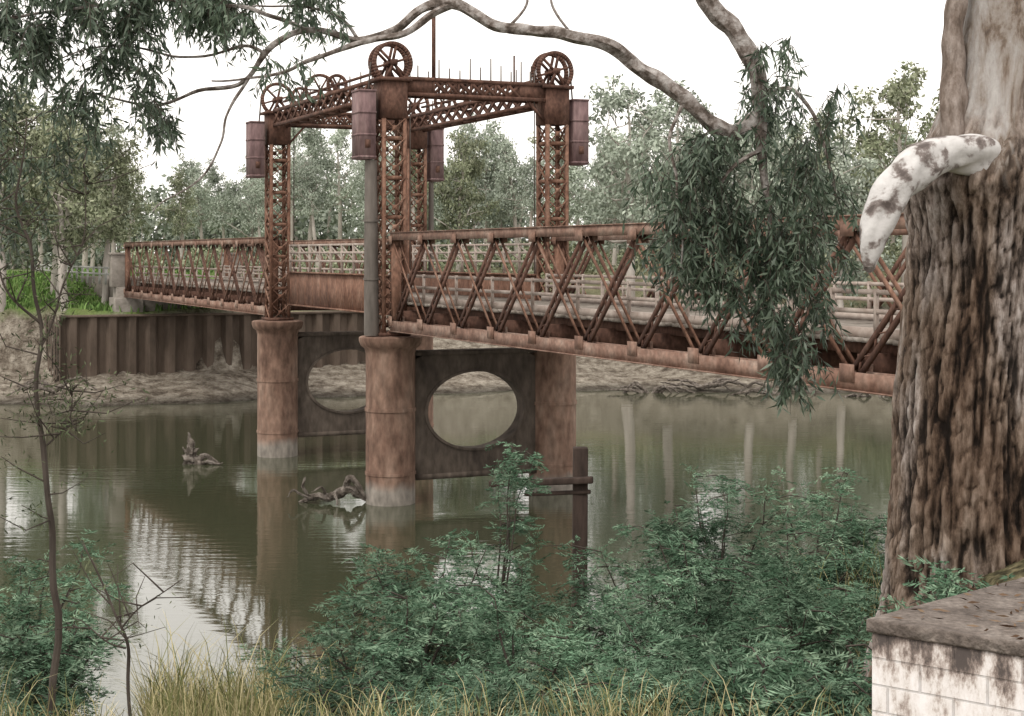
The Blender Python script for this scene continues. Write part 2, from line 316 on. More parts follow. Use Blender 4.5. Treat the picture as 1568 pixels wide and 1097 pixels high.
# ------------------------------------------------------------------ bridge
W = 6.55; TA = 14.73
def bp_(t, v, z): return (-4.42-.415*t+.91*v, 57+.91*t+.415*v, z)
bridge = empty('lift_bridge')
cyl = MB(); dia = MB()
prof = [(-3,.9),(1.05,.9),(1.05,.93),(1.15,.93),(1.15,.9),(3.35,.9),(3.35,.935),(3.47,.935),(3.47,.9),(5.45,.9),(5.62,.95),(5.72,1.08),(5.9,1.15),(6.02,1.15),(6.06,1.08),(6.08,0.0)]
for t in (0, TA):
    for v in (0, W): cyl.lathe(bp_(t, v, 0), prof)
    n = 48; cx = W/2; cz = 3.27; rx = 1.95; rz = 1.42; x0 = .8; x1 = W-.8; z0 = .9; z1 = 5.35
    ring = []
    for i in range(n):
        a = 2*math.pi*i/n; ca, sa = math.cos(a), math.sin(a)
        k = min((x1-cx)/abs(ca) if abs(ca) > 1e-6 else 1e9, ((z1-cz) if sa > 0 else (cz-z0))/abs(sa) if abs(sa) > 1e-6 else 1e9)
        ring.append(((cx+rx*ca, cz+rz*sa), (cx+k*ca, cz+k*sa)))
    def exr(p, k): return (cx+(p[0]-cx)*k, cz+(p[1]-cz)*k)
    for i in range(n):
        j = (i+1) % n; (a1, b1), (a2, b2) = ring[i], ring[j]
        for s_ in (-.28, .28):
            b = len(dia.v)
            for p in (a1, b1, b2, a2): dia.v.append(bp_(t+s_, p[0], p[1]))
            dia.f.append((b,b+1,b+2,b+3))
        for quadp in ([(a1,-.34),(a2,-.34),(a2,.34),(a1,.34)], [(a1,-.34),(a2,-.34),(exr(a2,1.06),-.34),(exr(a1,1.06),-.34)], [(exr(a1,1.06),-.34),(exr(a2,1.06),-.34),(exr(a2,1.06),-.28),(exr(a1,1.06),-.28)]):
            b = len(dia.v)
            for p, s_ in quadp: dia.v.append(bp_(t+s_, p[0], p[1]))
            dia.f.append((b,b+1,b+2,b+3))
    dia.beam(bp_(t,.8,5.42), bp_(t,W-.8,5.42), .75, .16)
    dia.beam(bp_(t,.8,.9), bp_(t,W-.8,.9), .7, .2)
cyl.obj('pier_cylinders', M['cyl'], bridge, smooth=True)
dia.obj('pier_diaphragms', M['diaph'], bridge)

col = MB(); sol = MB(); cw = MB(); wheels = MB(); ropes = MB(); gp = MB()
h = .40
U = Vector((-.415,.91,0)); V_ = Vector((.91,.415,0))
for t in (0, TA):
    for v in (0, W):
        zb, zt = 6.08, 13.95
        for a in (-h, h):
            for c in (-h, h):
                col.beam(bp_(t+a, v+c, zb), bp_(t+a, v+c, zt+.2), .13, .13, V_)
        nseg = 11; dz = (zt-zb)/nseg
        for i in range(nseg):
            a0 = zb+i*dz; a1 = a0+dz
            for s in (-1, 1):
                col.beam(bp_(t+s*h*1.1, v-h, a0), bp_(t+s*h*1.1, v+h, a1), .03, .085, U); col.beam(bp_(t+s*h*1.03, v+h, a0), bp_(t+s*h*1.03, v-h, a1), .03, .085, U)
                col.beam(bp_(t-h, v+s*h*1.1, a0), bp_(t+h, v+s*h*1.1, a1), .03, .085, V_); col.beam(bp_(t+h, v+s*h*1.03, a0), bp_(t-h, v+s*h*1.03, a1), .03, .085, V_)
                if i % 2 == 0:
                    col.beam(bp_(t+s*h, v-h, a0), bp_(t+s*h, v+h, a0), .05, .14); col.beam(bp_(t-h, v+s*h, a0), bp_(t+h, v+s*h, a0), .05, .14)
                col.beam(bp_(t+s*h*1.16, v-.09, (a0+a1)/2), bp_(t+s*h*1.16, v+.09, (a0+a1)/2), .02, .18)
        sol.beam(bp_(t, v, zt), bp_(t, v, 15.3), .96, .96, V_)
        sol.beam(bp_(t, v, 6.08), bp_(t, v, 6.2), 1.15, 1.15, V_)
        sol.beam(bp_(t, v, 15.30), bp_(t, v, 15.42), 1.2, 1.25, V_)
        sgn = -1 if v == 0 else 1
        vc = v + sgn*1.02
        cw.beam(bp_(t, vc, 12.45), bp_(t, vc, 14.92), .62, .85, U)
        for zz in (12.5, 13.3, 14.1, 14.88): cw.beam(bp_(t, vc, zz), bp_(t, vc, zz+.07), .66, .89, U)
        sol.beam(bp_(t-.436, vc, 12.85), bp_(t-.436, vc, 13.15), .2, .03, U)
        for toff in (-.22, .22) if t == 0 else (0,):
            cz = 15.98; R = .70; nn = 40; tt = t+toff
            for k in range(nn):
                a0 = 2*math.pi*k/nn; a1 = 2*math.pi*(k+1)/nn
                wheels.beam(bp_(tt, v+R*math.cos(a0), cz+R*math.sin(a0)), bp_(tt, v+R*math.cos(a1), cz+R*math.sin(a1)), .14, .13, U)
            for k in range(6):
                a0 = math.pi*k/3+.3
                wheels.beam(bp_(tt, v, cz), bp_(tt, v+R*math.cos(a0), cz+R*math.sin(a0)), .08, .1, U)
        wheels.beam(bp_(t-.5, v, 15.98), bp_(t+.5, v, 15.98), .2, .2)
        for s in (-.38, .38):
            sol.beam(bp_(t+s, v-.3, 15.42), bp_(t+s, v, 15.98), .08, .12, U); sol.beam(bp_(t+s, v+.3, 15.42), bp_(t+s, v, 15.98), .08, .12, U)
        ropes.tube([bp_(t, v+sgn*.76, 15.98), bp_(t, v+sgn*.85, 14.9)], [.035,.035], 6)
        ropes.tube([bp_(t, v-sgn*.76, 15.98), bp_(t, v-sgn*.76, 8.3)], [.025,.025], 6)
    for s in (-.36, .36):
        for zz in (14.85, 15.42): sol.beam(bp_(t+s, .48, zz), bp_(t+s, W-.48, zz), .14, .13)
        sol.beam(bp_(t+s*1.02, .45, 15.13), bp_(t+s*1.02, 1.55, 15.13), .05, .5); sol.beam(bp_(t+s*1.02, W-1.55, 15.13), bp_(t+s*1.02, W-.45, 15.13), .05, .5)
        k = 7; dv = (W-3.1)/k
        for i in range(k):
            a = 1.55+i*dv
            sol.beam(bp_(t+s, a, 14.88), bp_(t+s, a+dv, 15.38), .05, .1); sol.beam(bp_(t+s*1.07, a, 15.38), bp_(t+s*1.07, a+dv, 14.88), .05, .1)
            sol.beam(bp_(t+s, a, 14.88), bp_(t+s, a, 15.38), .07, .09, U)
    for v, sg in ((0,1),(W,-1)):
        sol.beam(bp_(t-.3, v+sg*.45, 14.0), bp_(t-.3, v+sg*1.2, 14.82), .08, .12, U)
for v in (0, W):
    for s in (-.3, .3):
        for zz in (14.78, 15.42): sol.beam(bp_(.5, v+s, zz), bp_(TA-.5, v+s, zz), .13, .14)
        k = 14; dt = (TA-1)/k
        for i in range(k):
            a = .5+i*dt
            sol.beam(bp_(a, v+s, 14.8), bp_(a+dt, v+s, 15.4), .05, .11); sol.beam(bp_(a, v+s*1.1, 15.4), bp_(a+dt, v+s*1.1, 14.8), .05, .11)
    for i in range(10): sol.beam(bp_(1+i*1.4, v-.3, 14.78), bp_(1+i*1.4, v+.3, 14.78), .1, .1)
    for tt, R in ((8.4, .62), (6.2, .38), (11.2,.35)):
        for k in range(28):
            a0 = 2*math.pi*k/28; a1 = 2*math.pi*(k+1)/28
            wheels.beam(bp_(tt, v+R*math.cos(a0), 15.8+R*math.sin(a0)), bp_(tt, v+R*math.cos(a1), 15.8+R*math.sin(a1)), .12, .1, U)
        for k in range(6):
            a0 = math.pi*k/3; wheels.beam(bp_(tt, v, 15.8), bp_(tt, v+R*math.cos(a0), 15.8+R*math.sin(a0)), .06, .08, U)
        sol.beam(bp_(tt-.3, v, 15.48), bp_(tt+.3, v, 15.48), .7, .12)
        sol.beam(bp_(tt, v, 15.45), bp_(tt, v, 15.8), .2, .2)
    wheels.beam(bp_(1, v, 15.8), bp_(TA-1, v, 15.8), .09, .09)
for i in range(12):
    v = 1.2+i*.42; hh = [.55,.35,.8,.5,.45,.9,.6,.95,.7,.5,.9,.75][i]
    ropes.tube([bp_(.35, v, 15.45), bp_(.35, v, 15.45+hh)], [.03,.025], 5)
for i in range(9):
    t = 2+i*1.3; ropes.tube([bp_(t, W, 15.45), bp_(t, W, 16.2+.25*math.sin(i*2.1))], [.03,.025], 5); ropes.tube([bp_(t, 0, 15.45), bp_(t, 0, 16.0+.2*math.sin(i*3.1))], [.03,.025], 5)
sol.beam(bp_(-.35, 1.55, 15.45), bp_(-.35, 1.55, 18.4), .14, .14)
ropes.tube([bp_(-.35, 1.55, 18.4), bp_(-.35, 1.55, 19.6)], [.03,.015], 6)
sol.beam(bp_(-.1, 4.9, 15.45), bp_(-.1, 4.9, 16.5), .07, .07)
gp.tube([bp_(-.15,-.78,6.1), bp_(-.15,-.8,9.3), bp_(-.15,-.8,12.42)], [.27,.25,.22], 16)
gp.tube([bp_(TA-.15,W+.8,6.1), bp_(TA-.15,W+.8,12.42)], [.14,.12], 12)
for zz in (8.1, 10.2): gp.tube([bp_(-.15,-.79,zz), bp_(-.15,-.79,zz+.08)], [.29,.29], 16)
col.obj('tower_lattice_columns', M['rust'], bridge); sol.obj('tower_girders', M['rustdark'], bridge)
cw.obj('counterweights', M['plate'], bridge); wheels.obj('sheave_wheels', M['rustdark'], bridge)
ropes.obj('ropes_and_masts', M['post'], bridge); gp.obj('guide_posts', M['post'], bridge, smooth=True)

def laced(mb, p, q, gap, thick, nl, up):
    p = Vector(p); q = Vector(q); d = (q-p).normalized(); side = d.cross(Vector(up)).normalized()*gap/2
    mb.beam(p+side, q+side, thick, .06, up); mb.beam(p-side, q-side, thick, .06, up)
    for i in range(nl):
        a = p.lerp(q, i/nl); b = p.lerp(q, (i+1)/nl); s = 1 if i % 2 else -1
        mb.beam(a+side*s, b-side*s, .03, .045, up)
def span(t0, t1, name):
    n = round(abs(t1-t0)/3.0); dt = (t1-t0)/n
    ch = MB(); dg = MB(); dk = MB(); fl = MB(); pl = MB(); rl = MB(); cur = MB()
    zt, zb = 9.66, 6.46
    for v in (0.0, W):
        for s in (-.17, .17):
            ch.beam(bp_(t0, v+s, zt), bp_(t1, v+s, zt), .10, .26); ch.beam(bp_(t0, v+s, zb), bp_(t1, v+s, zb), .10, .36)
        ch.beam(bp_(t0, v, zt+.15), bp_(t1, v, zt+.15), .52, .03)
        ch.beam(bp_(t0, v-.20, zb-.19), bp_(t1, v-.20, zb-.19), .14, .03)
        for i in range(n+1):
            t = t0+i*dt
            for s in (-.235, .235):
                ch.beam(bp_(t-.24, v+s, zb+.16), bp_(t+.24, v+s, zb+.16), .02, .36)
                ch.beam(bp_(t-.22, v+s, zt-.12), bp_(t+.22, v+s, zt-.12), .02, .30)
            if i < n:
                laced(dk, bp_(t, v, zb+.15), bp_(t+dt, v, zt-.1), .24, .12, 12, V_)
                dg.beam(bp_(t+dt, v+.09, zb+.15), bp_(t, v+.09, zt-.1), .10, .03, V_)
                dg.beam(bp_(t+dt, v-.13, zb+.15), bp_(t, v-.13, zt-.1), .10, .03, V_)
            if i in (0, n): dg.beam(bp_(t, v, zb), bp_(t, v, zt), .34, .3, V_)
    for i in range(n+1):
        t = t0+i*dt
        fl.beam(bp_(t, .11, 6.74), bp_(t, W-.11, 6.74), .22, .5)
        if i < n:
            fl.beam(bp_(t, .3, 6.5), bp_(t+dt, W-.3, 6.5), .06, .08); fl.beam(bp_(t+dt, .3, 6.42), bp_(t, W-.3, 6.42), .06, .06)
    for v in (.9, 1.9, 2.9, 3.65, 4.65, 5.65): fl.beam(bp_(t0, v, 7.07), bp_(t1, v, 7.07), .16, .26)
    nn = int(abs(t1-t0)/.26); dd = (t1-t0)/nn
    for i in range(nn):
        t = t0+(i+.5)*dd
        pl.beam(bp_(t, .42+.05*math.sin(i*7.7), 7.25+.01*math.sin(i*3.3)), bp_(t, W-.42+.05*math.sin(i*5.1), 7.25+.01*math.sin(i*2.3)), .235, .09)
    for v in (.62, W-.62): cur.beam(bp_(t0, v, 7.40), bp_(t1, v, 7.40), .24, .2)
    for v in (.5, W-.5):
        for zz in (7.85, 8.25): rl.beam(bp_(t0, v, zz), bp_(t1, v, zz), .07, .10)
        for i in range(2*n+1): rl.beam(bp_(t0+i*dt/2, v, 7.3), bp_(t0+i*dt/2, v, 8.32), .08, .08, V_)
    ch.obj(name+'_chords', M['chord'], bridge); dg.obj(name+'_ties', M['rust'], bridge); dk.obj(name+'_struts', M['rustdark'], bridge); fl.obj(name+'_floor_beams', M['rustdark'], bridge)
    pl.obj(name+'_deck_planks', M['timber'], bridge); cur.obj(name+'_kerbs', M['palerail'], bridge); rl.obj(name+'_handrails', M['palerail'], bridge)
span(-.55, -36.55, 'main_span'); span(TA+.55, 49.8, 'far_span')
ls = MB(); lr = MB(); lp = MB()
for v in (.35, W-.35):
    ls.beam(bp_(.75, v, 7.5), bp_(TA-.75, v, 7.5), .04, 1.45)
    for zz in (6.8, 8.24): ls.beam(bp_(.7, v, zz), bp_(TA-.7, v, zz), .28, .06)
    for i in range(13): ls.beam(bp_(.9+i*1.075, v, 6.83), bp_(.9+i*1.075, v, 8.2), .16, .05, V_)
    for zz in (8.75, 9.1, 9.42): lr.beam(bp_(.7, v, zz), bp_(TA-.7, v, zz), .07, .09)
    for i in range(10): lr.beam(bp_(.8+i*1.455, v, 8.26), bp_(.8+i*1.455, v, 9.45), .09, .09, V_)
    for i in range(9): lr.beam(bp_(.8+i*1.455, v, 8.8), bp_(.8+(i+1)*1.455, v, 9.38), .04, .05)
for i in range(12): ls.beam(bp_(.9+i*1.17, .4, 6.95), bp_(.9+i*1.17, W-.4, 6.95), .15, .26)
for i in range(50): lp.beam(bp_(.85+i*.26, .45, 7.25), bp_(.85+i*.26, W-.45, 7.25), .235, .09)
ls.obj('lift_span_girders', M['rust'], bridge); lr.obj('lift_span_rails', M['palerail'], bridge); lp.obj('lift_span_deck', M['timber'], bridge)
ab = MB()
def pr(t0,t1,v0,v1,z0,z1): ab.prism([bp_(t0,v0,0)[:2], bp_(t1,v0,0)[:2], bp_(t1,v1,0)[:2], bp_(t0,v1,0)[:2]], z0, z1)
pr(49.2,51.5,-.9,.9,1.0,6.2); pr(49.2,51.5,W-.9,W+.9,1.0,6.2); pr(49.9,51.2,-.7,W+.7,1,6.9)
pr(50.0,50.9,-1.0,.1,6.9,9.0); pr(50.0,50.9,W-.1,W+1.0,6.9,9.0)
pr(49.9,51.0,-1.1,.2,9.0,9.15); pr(49.9,51.0,W-.2,W+1.1,9.0,9.15)
pr(-37.6,-36.0,-.8,W+.8,-1,6.2); pr(-38.6,-36.7,-.3,W+.3,6.2,7.2)
ab.obj('abutments', M['conc'], bridge, bevel=.03)
apd = MB()
apd.beam(bp_(-36.8, W/2, 7.15), bp_(-75, W/2, 7.15), W, .3)
apd.obj('approach_deck', M['timber'], bridge)

rd = [bp_(51.3,.3,7.36), bp_(51.3,W-.3,7.36), bp_(300,W-.3,7.36), bp_(300,.3,7.36)]
road_m = noisemat('gravel_road', [(.3,(.16,.14,.12)),(.7,(.28,.25,.22))], 3)
r_ = MB(); r_.prism([p[:2] for p in rd], 5.5, 7.36); r_.obj('road', road_m)

sp = MB(); n = 34
t_w = 47.6; v0 = -4.6
xs_ = []
for i in range(n+1):
    base = v0 + i*.62; ph = i % 2; o = 0 if ph else .38
    xs_.append((base, t_w+o)); xs_.append((base+.38, t_w+o))
for (va, ta), (vb, tb) in zip(xs_[:-1], xs_[1:]):
    b = len(sp.v)
    for (v, t, z) in ((va,ta,.2),(vb,tb,.2),(vb,tb,5.1),(va,ta,5.1)): sp.v.append(bp_(t, v, z))
    sp.f.append((b,b+1,b+2,b+3))
sp.beam(bp_(t_w+.2, v0, 5.12), bp_(t_w+.2, v0+21.5, 5.12), .6, .14)
for i in range(14):
    t0 = t_w + i*.6; o = .25*(i % 2); b = len(sp.v)
    for (v, t, z) in ((v0-o,t0,.2),(v0-o,t0+.6,.2),(v0-o,t0+.6,5.1),(v0-o,t0,5.1)): sp.v.append(bp_(t, v, z))
    sp.f.append((b,b+1,b+2,b+3))
sp.obj('sheet_pile_wall', M['sheet'])

fe = MB()
for i in range(16):
    fe.beam(bp_(52+i*2.4, -.6, 7.0), bp_(52+i*2.4, -.6, 8.2), .14, .14, V_)
for zz in (7.7, 8.12): fe.beam(bp_(52, -.68, zz), bp_(88, -.68, zz), .05, .13)
fe.obj('roadside_fence', M['white'])

# ------------------------------------------------------------------ trees
def gen_tree(seed, H, bare=.3, spread=.33, nl=5500, ls=.42, lw=.2, clump=.075, lean=0.0, nlimb=13):
    r = random.Random(seed); g = np.random.default_rng(seed)
    mb = MB(); clumps = []
    pts = []; rad = []; K = 9; dx = r.uniform(-.12,.12)*H + lean*H; dy = r.uniform(-.06,.06)*H
    for i in range(K):
        f = i/(K-1); pts.append((dx*f*f+r.uniform(-.012,.012)*H, dy*f*f+r.uniform(-.012,.012)*H, H*.9*f)); rad.append(H*.021*(1-f)**.8+.03)
    P, R = crom(pts, rad, 3); mb.tube(P, R, 8)
    def at(f): return np.array(P[int(f*(len(P)-1))])
    for i in range(nlimb):
        f = bare + (1-bare)*(i+r.random())/nlimb
        o = at(f); az = i*2.4+r.uniform(-.5,.5); L = H*spread*(1.15-f*.75)*r.uniform(.6,1.3); el = r.uniform(.45,1.1)
        tip = o+np.array([math.cos(az)*L*math.cos(el), math.sin(az)*L*math.cos(el), L*math.sin(el)])
        mid = (o+tip)/2+np.array([0,0,-.04*H])+g.normal(size=3)*.02*H
        P2, R2 = crom([o, mid, tip], [H*.009*(1.2-f), H*.006*(1.2-f), .02], 4); mb.tube(P2, R2, 5)
        for j in range(4):
            k = P2[r.randint(3, len(P2)-1)]; t2 = k + g.normal(size=3)*H*.065*np.array([1,1,.8]) + np.array([0,0,.02*H])
            mb.tube([k, (k+t2)/2+g.normal(size=3)*.1, t2], [.05,.035,.015], 4)
            clumps.append((t2, H*clump*r.uniform(.5,1.2)))
        clumps.append((tip, H*clump*r.uniform(.6,1.3)))
    clumps.append((at(1), H*clump*1.2))
    C = []; wts = np.array([c[1]**1.8 for c in clumps]); wts /= wts.sum()
    for (c, rr), w in zip(clumps, wts):
        k = int(nl*w)+1; d = unit(g.normal(size=(k,3)))*(g.random((k,1))**.6)*rr*np.array([1.1,1.1,.85])*g.uniform(.7,1.25,(k,1))
        C.append(c+d)
    C = np.concatenate(C); A = unit(g.normal(size=C.shape)+np.array([0,0,-.8]))
    v, f = leaf_geo(C, A, ls*g.uniform(.6,1.3,len(C)), lw*g.uniform(.6,1.3,len(C)))
    hgt = (C[:,2]-C[:,2].min())/(np.ptp(C[:,2])+1e-6)
    rn = np.clip(g.random(len(C))*.75+hgt*.25, 0, 1)
    return mb, v, f, rn
protos = []
for k, (sd, H, bare, sp_, nl_, cl, nb) in enumerate([(11,15,.36,.28,5200,.075,13),(23,17,.40,.23,4800,.068,12),(37,13,.28,.34,5000,.08,13),(41,20,.42,.25,5200,.05,13),(53,16,.2,.28,5000,.075,13),(67,18,.55,.24,3800,.06,11)]):
    mb, v, f, rn = gen_tree(sd, H, bare, sp_, nl_, clump=cl, nlimb=nb)
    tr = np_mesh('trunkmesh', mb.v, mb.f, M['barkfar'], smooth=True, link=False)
    far = np_mesh('crownmesh', v, f, M['leaf_far_haze'], rnd=rn, link=False)
    bank = far.copy(); bank.materials.clear(); bank.materials.append(M['leaf_bank'])
    protos.append((tr, far, bank, H))
def place(k, x, y, sc, rot, parent, bank=False, z=None, narrow=1.0):
    tr, far, bk, H = protos[k]
    z = float(ground_z(x, y))-.2 if z is None else z
    for me, nm in ((tr,'trunk'), (bk if bank else far,'crown')):
        o = bpy.data.objects.new(nm, me); scene.collection.objects.link(o); o.parent = parent
        o.location = (x, y, z); o.rotation_euler = (0,0,rot); o.scale = (sc*narrow, sc*narrow, sc)
forest = empty('distant_forest')
R_ = random.Random(5)
for row, (yy, dens, hs) in enumerate([(129, 5.4, (10,12.5)), (144, 5.6, (12,14.5)), (162, 6.2, (14,16.5))]):
    x = -58.0
    while x < 60:
        k = R_.choice([0,1,5,3,4,5] if row == 0 else [0,1,1,3,4,2]); H = R_.uniform(*hs); xx = x+R_.uniform(-2,2); y = yy+R_.uniform(-5,5)
        px = xx/y
        if -.27 < px < -.15: H *= .80
        if not (abs((xx+30.5)+(y-109)*.456) < 4 and y < 150):
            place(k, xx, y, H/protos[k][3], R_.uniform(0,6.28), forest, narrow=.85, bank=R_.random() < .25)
        x += dens*R_.uniform(.7,1.3)
g = np.random.default_rng(31); C = []; stems = MB()
for i in range(330):
    x = g.uniform(-85,85); y = g.uniform(172,200); top = 7.2+ (9.5+4.5*mn.noise(Vector((x*.09,y*.05,1)))+g.uniform(-1.5,2.0))*(1.0 if not(-.27 < x/y < -.15) else .82)
    if i % 2 == 0: stems.tube([(x,y,6.5),(x+g.normal()*.4,y,12),(x+g.normal()*.8,y,top)], [.28,.2,.05], 5)
    zc = 7.5
    while zc < top:
        rr = g.uniform(.9,2.0); k = int(34*rr)
        C.append(np.array([x+g.normal()*1.2,y+g.normal(),zc])+unit(g.normal(size=(k,3)))*(g.random((k,1))**.55)*rr*np.array([1.25,1.25,.9])); zc += rr*1.1
C = np.concatenate(C); v, f = leaf_geo(C, unit(g.normal(size=C.shape)+[0,0,-.5]), .85*g.uniform(.6,1.3,len(C)), .45)
np_mesh('leaf_mass', v, f, M['leaf_far_haze'], rnd=g.random(len(C)), parent=forest); stems.obj('stems', M['barkfar'], forest, smooth=True)
C = []; g = np.random.default_rng(3)
for i in range(430):
    x = g.uniform(-68,68); d = g.uniform(15,48) if i < 250 else g.uniform(34,60); y = float(far_shore(x))+d
    if abs((x+25)+(y-102)*.456-1) < 6: continue
    rr = g.uniform(.7,1.8)*(1 if i < 250 else 1.35); k = int(62*rr)
    if x < -20:
        if d < 30: continue
        rr *= .8
    C.append(np.array([x,y,float(ground_z(x,y))+rr*.7])+unit(g.normal(size=(k,3)))*(g.random((k,1))**.5)*rr*np.array([1.2,1.2,1.0]))
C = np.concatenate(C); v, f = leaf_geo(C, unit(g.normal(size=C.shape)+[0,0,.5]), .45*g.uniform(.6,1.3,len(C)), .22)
np_mesh('bank_scrub', v, f, M['leaf_bank'], rnd=g.random(len(C)))

for (k, x, y, H, rot, bank) in [(3,8.5,113,20,.4,False),(3,11.8,118,18,2.0,False),(3,17.5,116,16,3.1,False),(5,20.5,115,15,1.1,False),(0,23.5,112,14,1.2,False),(3,28.5,113,20,4.4,True),(4,33,116,17,.2,True),
                                (0,-29.5,103,13,1.0,True),(0,-33.5,103,13.5,2.2,True),(1,-37,112,16,.7,True),(0,-33.5,115,14,2.5,True),(5,-31.0,108,13.5,4.0,True),(1,-28.5,110,12,5.2,True)]:
    e = empty('gum_tree'); place(k, x, y, H/protos[k][3], rot, e, bank)

# ------------------------------------------------------------------ red gum in foreground
gum = empty('river_red_gum')
ZS = [5.8, 6.4, 6.9, 7.4, 8.06, 8.77, 9.15, 9.45, 9.8, 10.2, 10.6, 12, 14, 16]
RS = [.84, .70, .60, .56, .52, .48, .485, .50, .44, .375, .35, .31, .26, .17]
XS = [3.0, 2.99, 2.97, 2.97, 2.98, 3.03, 3.05, 3.06, 3.12, 3.19, 3.24, 3.30, 3.4, 3.35]
zz = np.concatenate([np.linspace(5.8, 11.2, 340), np.linspace(11.3, 16, 40)]); na = 220
TV = []; TR = []
for z in zz:
    r0 = np.interp(z, ZS, RS); x0 = np.interp(z, ZS, XS); rough = 1 - .85*float(sstep(np.array(z), 9.3, 10.2))
    fl = max(0, 7.6-z)*.06
    for i in range(na):
        a = 2*math.pi*i/na; c, s = math.cos(a), math.sin(a)
        wz = mn.noise(Vector((c*3, s*3, z*2.2)))*.5
        n1 = mn.noise(Vector((c*7+wz, s*7+wz, z*1.0)))
        n2 = mn.noise(Vector((c*17+wz*2, s*17, z*3.0+5)))
        n3 = mn.noise(Vector((c*34, s*34, z*8)))
        n4 = mn.noise(Vector((c*7, s*7, z*6.5+2)))
        rd1 = max(0, 1-abs(n1)*3.6); rd2 = max(0, 1-abs(n2)*3.0); rd4 = max(0, 1-abs(n4)*6)
        groove = min(1, rd1**1.5*.7 + rd2**2*.4 + rd4*.3)
        big = mn.noise(Vector((c*1.3, s*1.3, z*.6+9)))*.07 + fl*math.cos(a*5+1)
        sw = .10*math.exp(-((z-9.52)/.24)**2)*max(0, math.cos(a-math.radians(232)))**2
        r = r0*(1+big) + sw - rough*(groove*.045) + .022*n3*rough + .015*rough + .012*n2*rough
        TV.append((x0+r*c, 10+r*s, z)); TR.append(1-groove*max(rough, .15)+.25*n3)
idx = np.arange(len(zz)*na).reshape(len(zz), na); nxt = np.roll(idx, -1, axis=1)
F = np.stack([idx[:-1], nxt[:-1], nxt[1:], idx[1:]], -1).reshape(-1,4)
np_mesh('trunk', TV, F, M['gum'], smooth=True, parent=gum, vattr=TR)
st = MB()
P, R = crom([(2.82,9.75,9.3),(2.75,9.72,9.7),(2.73,9.76,9.95),(2.77,9.8,10.3),(2.80,9.85,10.7),(2.9,9.9,11.6)], [.07,.085,.08,.07,.06,.03], 10, .03); st.tube(P, R, 18, .35, 6)
st.obj('bark_stem', M['collar'], gum, smooth=True)
st = MB()
P, R = crom([(3.10,9.85,9.50),(2.90,9.62,9.60),(2.74,9.5,9.635),(2.58,9.43,9.625),(2.44,9.37,9.57),(2.32,9.33,9.47),(2.22,9.30,9.34),(2.155,9.29,9.19),(2.125,9.28,9.05),(2.115,9.28,8.94)], [.2,.15,.122,.112,.115,.116,.108,.092,.066,.03], 12, .02); st.tube(P, R, 36, .26, 6)
st.obj('broken_limb', M['stub'], gum, smooth=True)

br = MB(); tw = MB()
def limb(P0, R0, mb=br, n=10, sub=7, wob=.07, rough=.35):
    P, R = crom(P0, R0, sub, wob); mb.tube(P, R, n, rough, 6); return P
limb([(3.3,10,12.6),(2.9,10.6,13.1),(2.2,11.3,12.7),(1.6,11.8,11.7),(1.48,12,11.1),(1.70,12,10.77),(1.83,12,10.5),(1.93,12,10.2),(1.9,12,9.85),(1.95,12,9.4),(2.0,12,8.9)],
     [.14,.13,.115,.1,.08,.075,.068,.055,.04,.022,.008])
limb([(1.92,12,10.1),(1.7,12.05,10.0),(1.5,12,10.05),(1.28,12,10.19),(1.08,12,10.36),(.88,12,10.50),(.65,11.9,10.61),(.43,11.95,10.67),(.2,12,10.72),(-.02,12,10.78),(-.25,12.05,10.86),(-.42,12,10.91),(-.67,12,10.88),(-.95,12.1,10.72),(-1.2,12,10.66),(-1.5,12,10.72),(-1.82,12,10.6),(-2.07,12.1,10.4),(-2.4,12.2,10.27),(-2.8,12.3,10.2),(-3.3,12.3,10.3)],
     [.055,.062,.064,.062,.058,.055,.05,.046,.043,.041,.042,.04,.034,.03,.027,.025,.023,.019,.015,.012,.006])
limb([(-.45,12,10.9),(-.75,11.9,10.73),(-1.05,11.8,10.6),(-1.3,11.8,10.55),(-1.6,11.8,10.42),(-1.9,11.9,10.35),(-2.3,12,10.35)], [.03,.027,.024,.02,.015,.01,.006], n=8)
limb([(-2.05,12.1,10.42),(-2.12,12,10.25),(-2.17,12,10.1),(-2.2,12,9.85),(-2.4,12,9.55),(-2.75,12,9.35)], [.015,.013,.011,.01,.008,.005], n=6)
limb([(-1.55,12,10.7),(-1.75,12,10.85),(-2.1,12,10.9),(-2.7,12,10.95),(-3.4,12,10.9),(-4.0,12,10.8)], [.018,.017,.016,.014,.012,.01], n=6)
limb([(-1.9,12.1,10.55),(-2.1,12.1,10.62),(-2.5,12.2,10.55),(-3.0,12.2,10.65),(-3.5,12.1,10.55)], [.013,.012,.01,.008,.005], n=6)
limb([(-1.2,12,10.68),(-1.35,12,10.85),(-1.7,12,10.95),(-2.0,12,10.92)], [.015,.012,.009,.006], n=6)
limb([(-.02,12,10.8),(.1,12,10.95),(.0,12,11.2)], [.012,.01,.008], n=5)
limb([(.43,12,10.7),(.3,12,10.9),(.28,12,11.1)], [.012,.01,.008], n=5)
limb([(1.28,12,10.2),(1.2,11.9,9.9),(1.25,11.8,9.4),(1.3,11.8,8.9)], [.018,.014,.01,.005], n=6)
limb([(1.93,12,10.2),(2.2,12,10.25),(2.4,12,9.9),(2.45,12,9.4)], [.02,.016,.012,.006], n=6)
limb([(1.9,12,9.8),(1.65,11.9,9.7),(1.5,11.9,9.35),(1.45,11.9,8.9)], [.02,.016,.011,.005], n=6)
limb([(3.3,10,13.6),(4.2,9.2,14.6),(5.4,8.6,15.4)], [.14,.1,.04]); limb([(3.35,10,15.0),(2.6,11.2,16.2),(2.0,12,16.8)], [.12,.08,.03])
br.obj('limbs', M['branch'], gum, smooth=True)

